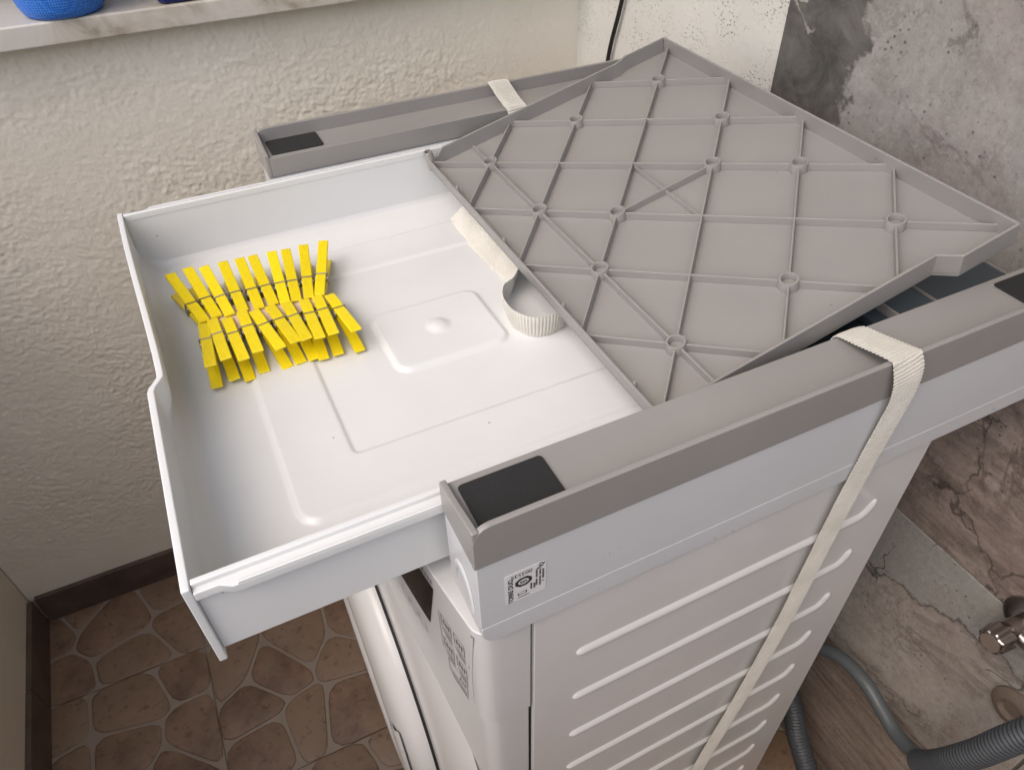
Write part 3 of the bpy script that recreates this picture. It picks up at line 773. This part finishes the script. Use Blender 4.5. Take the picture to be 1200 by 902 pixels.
def rib(a, b_, h=.0075, th=.0019):
    a = Vector((*a, 0)); b_ = Vector((*b_, 0)); t_ = (b_-a).normalized(); s_ = Vector((-t_.y, t_.x, 0))
    vv = [a-s_*th*.72, b_-s_*th*.72, b_+s_*th*.72, a+s_*th*.72]; up = Vector((0, 0, h))
    vv = vv + [a-s_*th*.45+up, b_-s_*th*.45+up, b_+s_*th*.45+up, a+s_*th*.45+up]
    return obj('rib', vv, BF, M['grey'], tr, bevel=.0004)
E_ = .035
hz = .0075
for i, (ja, jb) in {1: (2, 4), 2: (1, 5), 3: (0, 6), 4: (1, 7), 5: (2, 6), 6: (3, 5)}.items():
    ribs((i, ja+E_), (i, jb-E_), hz)
for j, (ia, ib) in {1: (2, 4), 2: (1, 5), 3: (0, 6), 4: (1, 7), 5: (2, 6), 6: (3, 5)}.items():
    ribs((ia+E_, j), (ib-E_, j), hz-.00018)
ribs((.60, 2.60), (4.45, 6.45), hz-.0004, .0021)
ribs((3.02, 3.02), (3.98, 3.98), .0050, .0015); ribs((3.0, 4.0), (4.0, 3.0), .0068, .0022)
b0 = None
for q in BOSS:
    x_, y_ = gp(*q)
    if b0 is None:
        b0 = lathe('boss', [(.0084, 0), (.0081, .0088), (.0078, .0093), (.0064, .0093), (.0061, .0088), (.0059, .0030), (0, .0030)], M['grey'], tr, n=28); b0.location = (x_, y_, 0)
    else:
        o = b0.copy(); C.objects.link(o); o.parent = tr; o.location = (x_, y_, 0)

# ------------------------------------------------------------------ webbing strap
def band(name, pts_, wdirs, width, parent, th=.0016, pitch=.0033, amp=.0021):
    """woven band: pts_ centre line, wdirs width direction at each point; real cross ribs"""
    step = pitch/3
    n_ = len(pts_)
    path = catmull(pts_, step)
    P_ = [Vector(q) for q in pts_]
    cum = [0]
    for a, b_ in zip(P_, P_[1:]): cum.append(cum[-1]+(b_-a).length)
    tot = cum[-1]; vv = []; ff = []; m = 5
    for i, q in enumerate(path):
        s_ = tot*i/max(1, len(path)-1); k = 0
        while k < n_-2 and cum[k+1] < s_: k += 1
        u_ = min(1, max(0, (s_-cum[k])/max(1e-9, cum[k+1]-cum[k]))); u_ = u_*u_*(3-2*u_)
        w_ = Vector(wdirs[k]).lerp(Vector(wdirs[k+1]), u_)
        t_ = (path[min(i+1, len(path)-1)]-path[max(i-1, 0)]).normalized()
        w_ = (w_-t_*w_.dot(t_)).normalized(); nn = t_.cross(w_)
        r_ = (.0003 if i % 3 else -amp*.50); hw = width/2 + (.00022 if i % 3 else -.00028) + .0002*noise.noise(q*160)
        for sgn in (1, -1):
            for c_ in range(m):
                e = -1+2*c_/(m-1)
                off = (th/2+r_)*sgn*(1 if abs(e) < .99 else .35)
                vv.append(q + w_*hw*e*sgn + nn*off)
    K = 2*m
    for i in range(len(path)-1):
        for c_ in range(K): ff.append((i*K+c_, i*K+(c_+1) % K, (i+1)*K+(c_+1) % K, (i+1)*K+c_))
    ff.append(tuple(range(K))); ff.append(tuple(range((len(path)-1)*K, len(path)*K)))
    return obj(name, vv, ff, M['strap'], parent, smooth=False)
sp = root('webbing_strap', (.3, .0, FZ), 'cream ribbed webbing strap over both arms with its loose end curled in the drawer', 'strap')
SW = .0262
nearp = [(.3255, .062, -.004), (.3258, .0535, .016), (.3258, .0490, .0243), (.3240, .030, .0305), (.3222, .008, .0372), (.3222, .0000, .0385), (.3232, -.0030, .0345), (.3262, -.0060, .022), (.3308, -.0055, .0020),
         (.3318, -.0040, -.020), (.3300, -.0025, -.060), (.3270, -.0010, -.120), (.3215, -.0008, -.220), (.3165, -.0008, -.300), (.2990, -.0008, -.450), (.2760, -.0010, -.600), (.2600, -.0010, -.750), (.2500, -.0010, -.900), (.2480, .004, -1.0)]
wd = [(1, 0, 0)]*5 + [(1, .02, .03), (1, 0, .12), (1, 0, .28), (1, 0, .22), (1, 0, .05), (1, 0, -.03), (1, 0, -.05), (1, 0, -.06), (1, 0, -.08), (1, 0, -.13), (1, 0, -.13), (1, 0, -.08), (1, 0, -.04), (1, 0, 0)]
band('band', nearp, wd, SW, sp)
farp = [(.2935, .6025, -.30), (.2940, .6025, -.10), (.2945, .6026, .0), (.2948, .6026, .030), (.2950, .6010, .0375), (.2952, .5960, .0376), (.2955, .575, .0300), (.2960, .5560, .0245), (.2962, .5500, .0238), (.2965, .5455, .0190), (.2970, .5430, .004), (.2975, .5415, -.006)]
band('band', farp, [(1, 0, 0)]*len(farp), SW, sp)
low = [(.1860, .4800), (.1815, .4600), (.1815, .4349), (.1825, .3845), (.1840, .3500), (.1835, .3270), (.1740, .3120), (.1600, .3000), (.1525, .2820), (.1522, .2600), (.1635, .2425), (.1850, .2400), (.2040, .2520), (.2100, .2800)]
lz = [-.0520, -.0520, -.0515, -.0505, -.0498, -.0485, -.0478, -.0476, -.0476, -.0476, -.0476, -.0476, -.0476, -.0478]
lw = [(-1.1, 0, -1), (-1.1, 0, -1), (-1.0, 0, -1), (-.8, 0, -1), (-.55, .05, -1), (-.3, .15, -1), (-.1, .2, -1), (.10, .05, -1), (.16, 0, -1), (.14, .05, -1), (.06, .12, -1), (-.05, .1, -1), (-.05, 0, -1), (0, 0, -1)]
band('loose_end', [(x_, y_, z_) for (x_, y_), z_ in zip(low, lz)], lw, .0245, sp)

# ------------------------------------------------------------------ clothes pegs
def prong_mesh(sgn):
    """one wooden half of a peg, jaw at x=0, handle towards +x"""
    prof = [(0, .0006, .0030), (.006, .0005, .0042), (.016, .0022, .0056), (.026, .0018, .0060), (.0285, .0026, .0056), (.031, .0022, .0062), (.045, .0044, .0082), (.060, .0072, .0104), (.0755, .0100, .0124), (.0765, .0104, .0120)]
    w = .0047; vv = []; ff = []
    for x_, a, b_ in prof:
        vv += [(x_, -w, sgn*a), (x_, w, sgn*a), (x_, w, sgn*b_), (x_, -w, sgn*b_)]
    for k in range(len(prof)-1):
        for j in range(4): ff.append((4*k+j, 4*k+(j+1) % 4, 4*k+4+(j+1) % 4, 4*k+4+j))
    ff.append((0, 1, 2, 3)); e = 4*(len(prof)-1); ff.append((e, e+1, e+2, e+3))
    me = bpy.data.meshes.new('prong'); me.from_pydata(vv, [], ff)
    bm = bmesh.new(); bm.from_mesh(me); bmesh.ops.recalc_face_normals(bm, faces=bm.faces)
    bmesh.ops.bevel(bm, geom=[e_ for e_ in bm.edges if len(e_.link_faces) == 2 and e_.calc_face_angle() > R(45)], offset=.00045, segments=1, affect='EDGES')
    bm.to_mesh(me); bm.free(); me.materials.append(M['peg']); return me
def spring_mesh():
    bm = bmesh.new(); w = .0056
    def wire(a, b_, r_=.00075):
        a, b_ = Vector(a), Vector(b_); t_ = b_-a
        g = bmesh.ops.create_cone(bm, cap_ends=True, segments=7, radius1=r_, radius2=r_, depth=t_.length)
        mt = Matrix.Translation((a+b_)/2) @ t_.to_track_quat('Z', 'Y').to_matrix().to_4x4()
        bmesh.ops.transform(bm, matrix=mt, verts=g['verts'])
    for k in range(5):
        y_ = -.0052+.0026*k
        g = bmesh.ops.create_cone(bm, cap_ends=True, segments=12, radius1=.0036, radius2=.0036, depth=.0012)
        bmesh.ops.transform(bm, matrix=Matrix.Translation((.0285, y_, 0)) @ Matrix.Rotation(R(90), 4, 'X'), verts=g['verts'])
    wire((.0285, -w, .0060), (.0285, w, .0060)); wire((.0285, -w, -.0060), (.0285, w, -.0060))
    wire((.0285, -w, .0060), (.0300, -w, -.0005)); wire((.0285, w, .0060), (.0300, w, -.0005))
    wire((.0285, -w, -.0060), (.0300, -w, .0005)); wire((.0285, w, -.0060), (.0300, w, .0005))
    me = bpy.data.meshes.new('spring'); bm.to_mesh(me); bm.free(); me.materials.append(M['steel']); return me
pu, pl, ps = prong_mesh(1), prong_mesh(-1), spring_mesh()
BK = [[-0.1069, 0.3874, -0.126, 0.4603], [-0.0954, 0.3897, -0.1085, 0.4644], [-0.0838, 0.387, -0.092, 0.4654], [-0.0715, 0.3874, -0.0755, 0.4646], [-0.057, 0.385, -0.0588, 0.4638], [-0.0436, 0.385, -0.0448, 0.4625], [-0.0332, 0.3831, -0.0277, 0.4617], [-0.0227, 0.3812, -0.0116, 0.4615], [-0.011, 0.3805, 0.0054, 0.4609], [-0.0008, 0.3805, 0.0272, 0.458]]
FR = [[-0.1087, 0.3786, -0.111, 0.2992], [-0.1001, 0.3822, -0.0968, 0.3001], [-0.088, 0.3777, -0.0838, 0.3018], [-0.0734, 0.3817, -0.0726, 0.3017], [-0.0628, 0.3779, -0.052, 0.3027], [-0.0477, 0.3786, -0.0404, 0.3026], [-0.0326, 0.3777, -0.0282, 0.3008], [-0.0162, 0.3744, -0.0197, 0.2979], [-0.0033, 0.3747, -0.0055, 0.2997], [0.0077, 0.3708, 0.0122, 0.2951]]
ORD = ['first', 'second', 'third', 'fourth', 'fifth', 'sixth', 'seventh', 'eighth', 'ninth', 'tenth']
CARD_Z = -.0462
def peg(j, h, label, dz=0.0):
    o = bpy.data.objects.new('clothes_peg', None); C.objects.link(o); o.empty_display_size = .01
    d = Vector((h[0]-j[0], h[1]-j[1], 0)); az = math.atan2(d.y, d.x)
    o.location = (j[0], j[1], CARD_Z+dz); o.rotation_euler = (random.uniform(-.08, .08), random.uniform(-.025, .012), az+random.uniform(-.015, .015))
    tag(o, label, 'clothes peg', 'yellow clothes pegs in the drawer')
    o.scale = (1.05, 1.05, 1.05)
    for nm, me in (('prong', pu), ('prong', pl), ('spring', ps)):
        c_ = bpy.data.objects.new(nm, me); C.objects.link(c_); c_.parent = o
    return o
for k, q in enumerate(BK):
    peg((q[0], q[1]-.0035), q[2:4], 'yellow clothes peg, %s from drawer front in row pointing at plaster wall' % ORD[k], .0008)
for k, q in enumerate(FR):
    peg((q[0], q[1]+.0030), q[2:4], 'yellow clothes peg, %s from drawer front in row pointing at stickered arm' % ORD[k])
cs = box('card_strip', -.112, .006, .362, .401, CARD_Z-.0004, CARD_Z+.0006, M['card'], None, bevel=0)
tag(cs, 'pinkish card strip gripped between the two rows of yellow pegs', 'card')

# ------------------------------------------------------------------ behind the machine
hd = root('drain_hose', (.50, .05, FZ), 'dark corrugated drain hose hanging behind the machine', 'hose')
def corr(r_, a_): return lambda i, n: r_ + (a_ if i % 5 < 3 else -a_*1.6)
tube('hose', [(.44, .13, -.70), (.50, .100, -.715), (.522, .078, -.757), (.524, .045, -.80), (.520, .018, -.835), (.515, -.025, -.875), (.50, -.08, -.93), (.47, -.14, -.985), (.43, -.20, -.998)], .0135, M['hose_dark'], hd, step=.0011, n=20, rfun=corr(.0152, .0012))
hs = root('grey_hose', (.52, -.02, -.64), 'smooth grey rubber hose running behind the machine into a corrugated sleeve', 'hose')
tube('hose', [(.43, .19, -.62), (.49, .125, -.640), (.530, .078, -.648), (.545, .035, -.628), (.546, -.010, -.622), (.543, -.045, -.630), (.536, -.080, -.632), (.527, -.112, -.612), (.515, -.128, -.585), (.510, -.135, -.57)], 0.0096, M['hose_grey'], hs, step=.004, n=20)
tube('sleeve', [(.520, -.120, -.608), (.512, -.1330, -.570), (.502, -.145, -.520), (.500, -.157, -.468), (.503, -.170, -.400), (.515, -.190, -.33), (.54, -.215, -.26), (.575, -.235, -.22), (.60, -.240, -.21)], .0195, M['hose_dark'], hs, step=.0012, n=24, rfun=corr(.0140, .0012))

vv_ = root('angle_valve', (BX, -.088, -.372), 'chrome angle valve with fluted knob and round wall plate on the tiles', 'valve')
VY, VZ = -.0930, -.3700
lathe('wall_plate', [(0, BX-.0025), (.027, BX-.0025), (.027, BX-.006), (.022, BX-.010), (.012, BX-.012), (0, BX-.012)], M['chrome'], vv_, origin=(0, VY, VZ), axis='x', n=40)
lathe('body', [(0, BX-.010), (.0095, BX-.010), (.0095, BX-.020), (.0115, BX-.022), (.0115, BX-.036), (.007, BX-.038), (.007, BX-.045), (0, BX-.045)], M['chrome'], vv_, origin=(0, VY, VZ), axis='x', n=24)
lathe('outlet', [(0, -.004), (.0085, -.004), (.0085, -.022), (.0105, -.024), (.0105, -.036), (.006, -.037), (0, -.037)], M['chrome'], vv_, origin=(BX-.029, VY, VZ), axis='y', n=24)
kb = []; kf = []
NK = 48
for xx, sc in ((BX-.042, .80), (BX-.044, 1.0), (BX-.062, .93), (BX-.064, .80)):
    for k in range(NK):
        a = 2*math.pi*k/NK; rr_ = (.0150 + .0014*math.cos(8*a))*sc
        kb.append((xx, VY+rr_*math.cos(a), VZ+rr_*math.sin(a)))
for s_ in range(3):
    for k in range(NK): kf.append((s_*NK+k, s_*NK+(k+1) % NK, (s_+1)*NK+(k+1) % NK, (s_+1)*NK+k))
kf.append(tuple(range(NK))); kf.append(tuple(range(3*NK, 4*NK)))
obj('knob', kb, kf, M['chrome'], vv_, bevel=.0008)
lathe('knob_cap', [(0, BX-.0646), (.0105, BX-.0646), (.0105, BX-.0638), (0, BX-.0638)], M['brown_collar'], vv_, origin=(0, VY, VZ), axis='x', n=24)

pc = root('pipe_collar', (BX, -.138, -.494), 'brown rough round pipe collar set in the tiles beside the corrugated sleeve', 'pipe collar')
lathe('collar', [(.010, BX-.0025), (.026, BX-.0025), (.026, BX-.007), (.021, BX-.012), (.014, BX-.013), (.010, BX-.008)], M['brown_collar'], pc, origin=(0, -.138, -.494), axis='x', n=30)
lathe('plug', [(0, BX-.0026), (.0101, BX-.0026), (.0101, BX-.0075), (0, BX-.0085)], M['brown_collar'], pc, origin=(0, -.138, -.494), axis='x', n=24)

cb = tube('black_cable', [(.5935, .770, .16), (.5935, .7860, .070), (.5935, .7960, .030), (.5935, .8100, -.012), (.5935, .8185, -.046), (.5940, .8250, -.10), (.5940, .8300, -.25), (.5940, .8350, -.50), (.5940, .836, -.98)], .0034, M['cable'], None, step=.006, n=12)
tag(cb, 'thin black cable hanging down the pitted plaster strip', 'cable')

# bookkeeping
for o in bpy.data.objects:
    if '_world' in o.keys(): del o['_world']
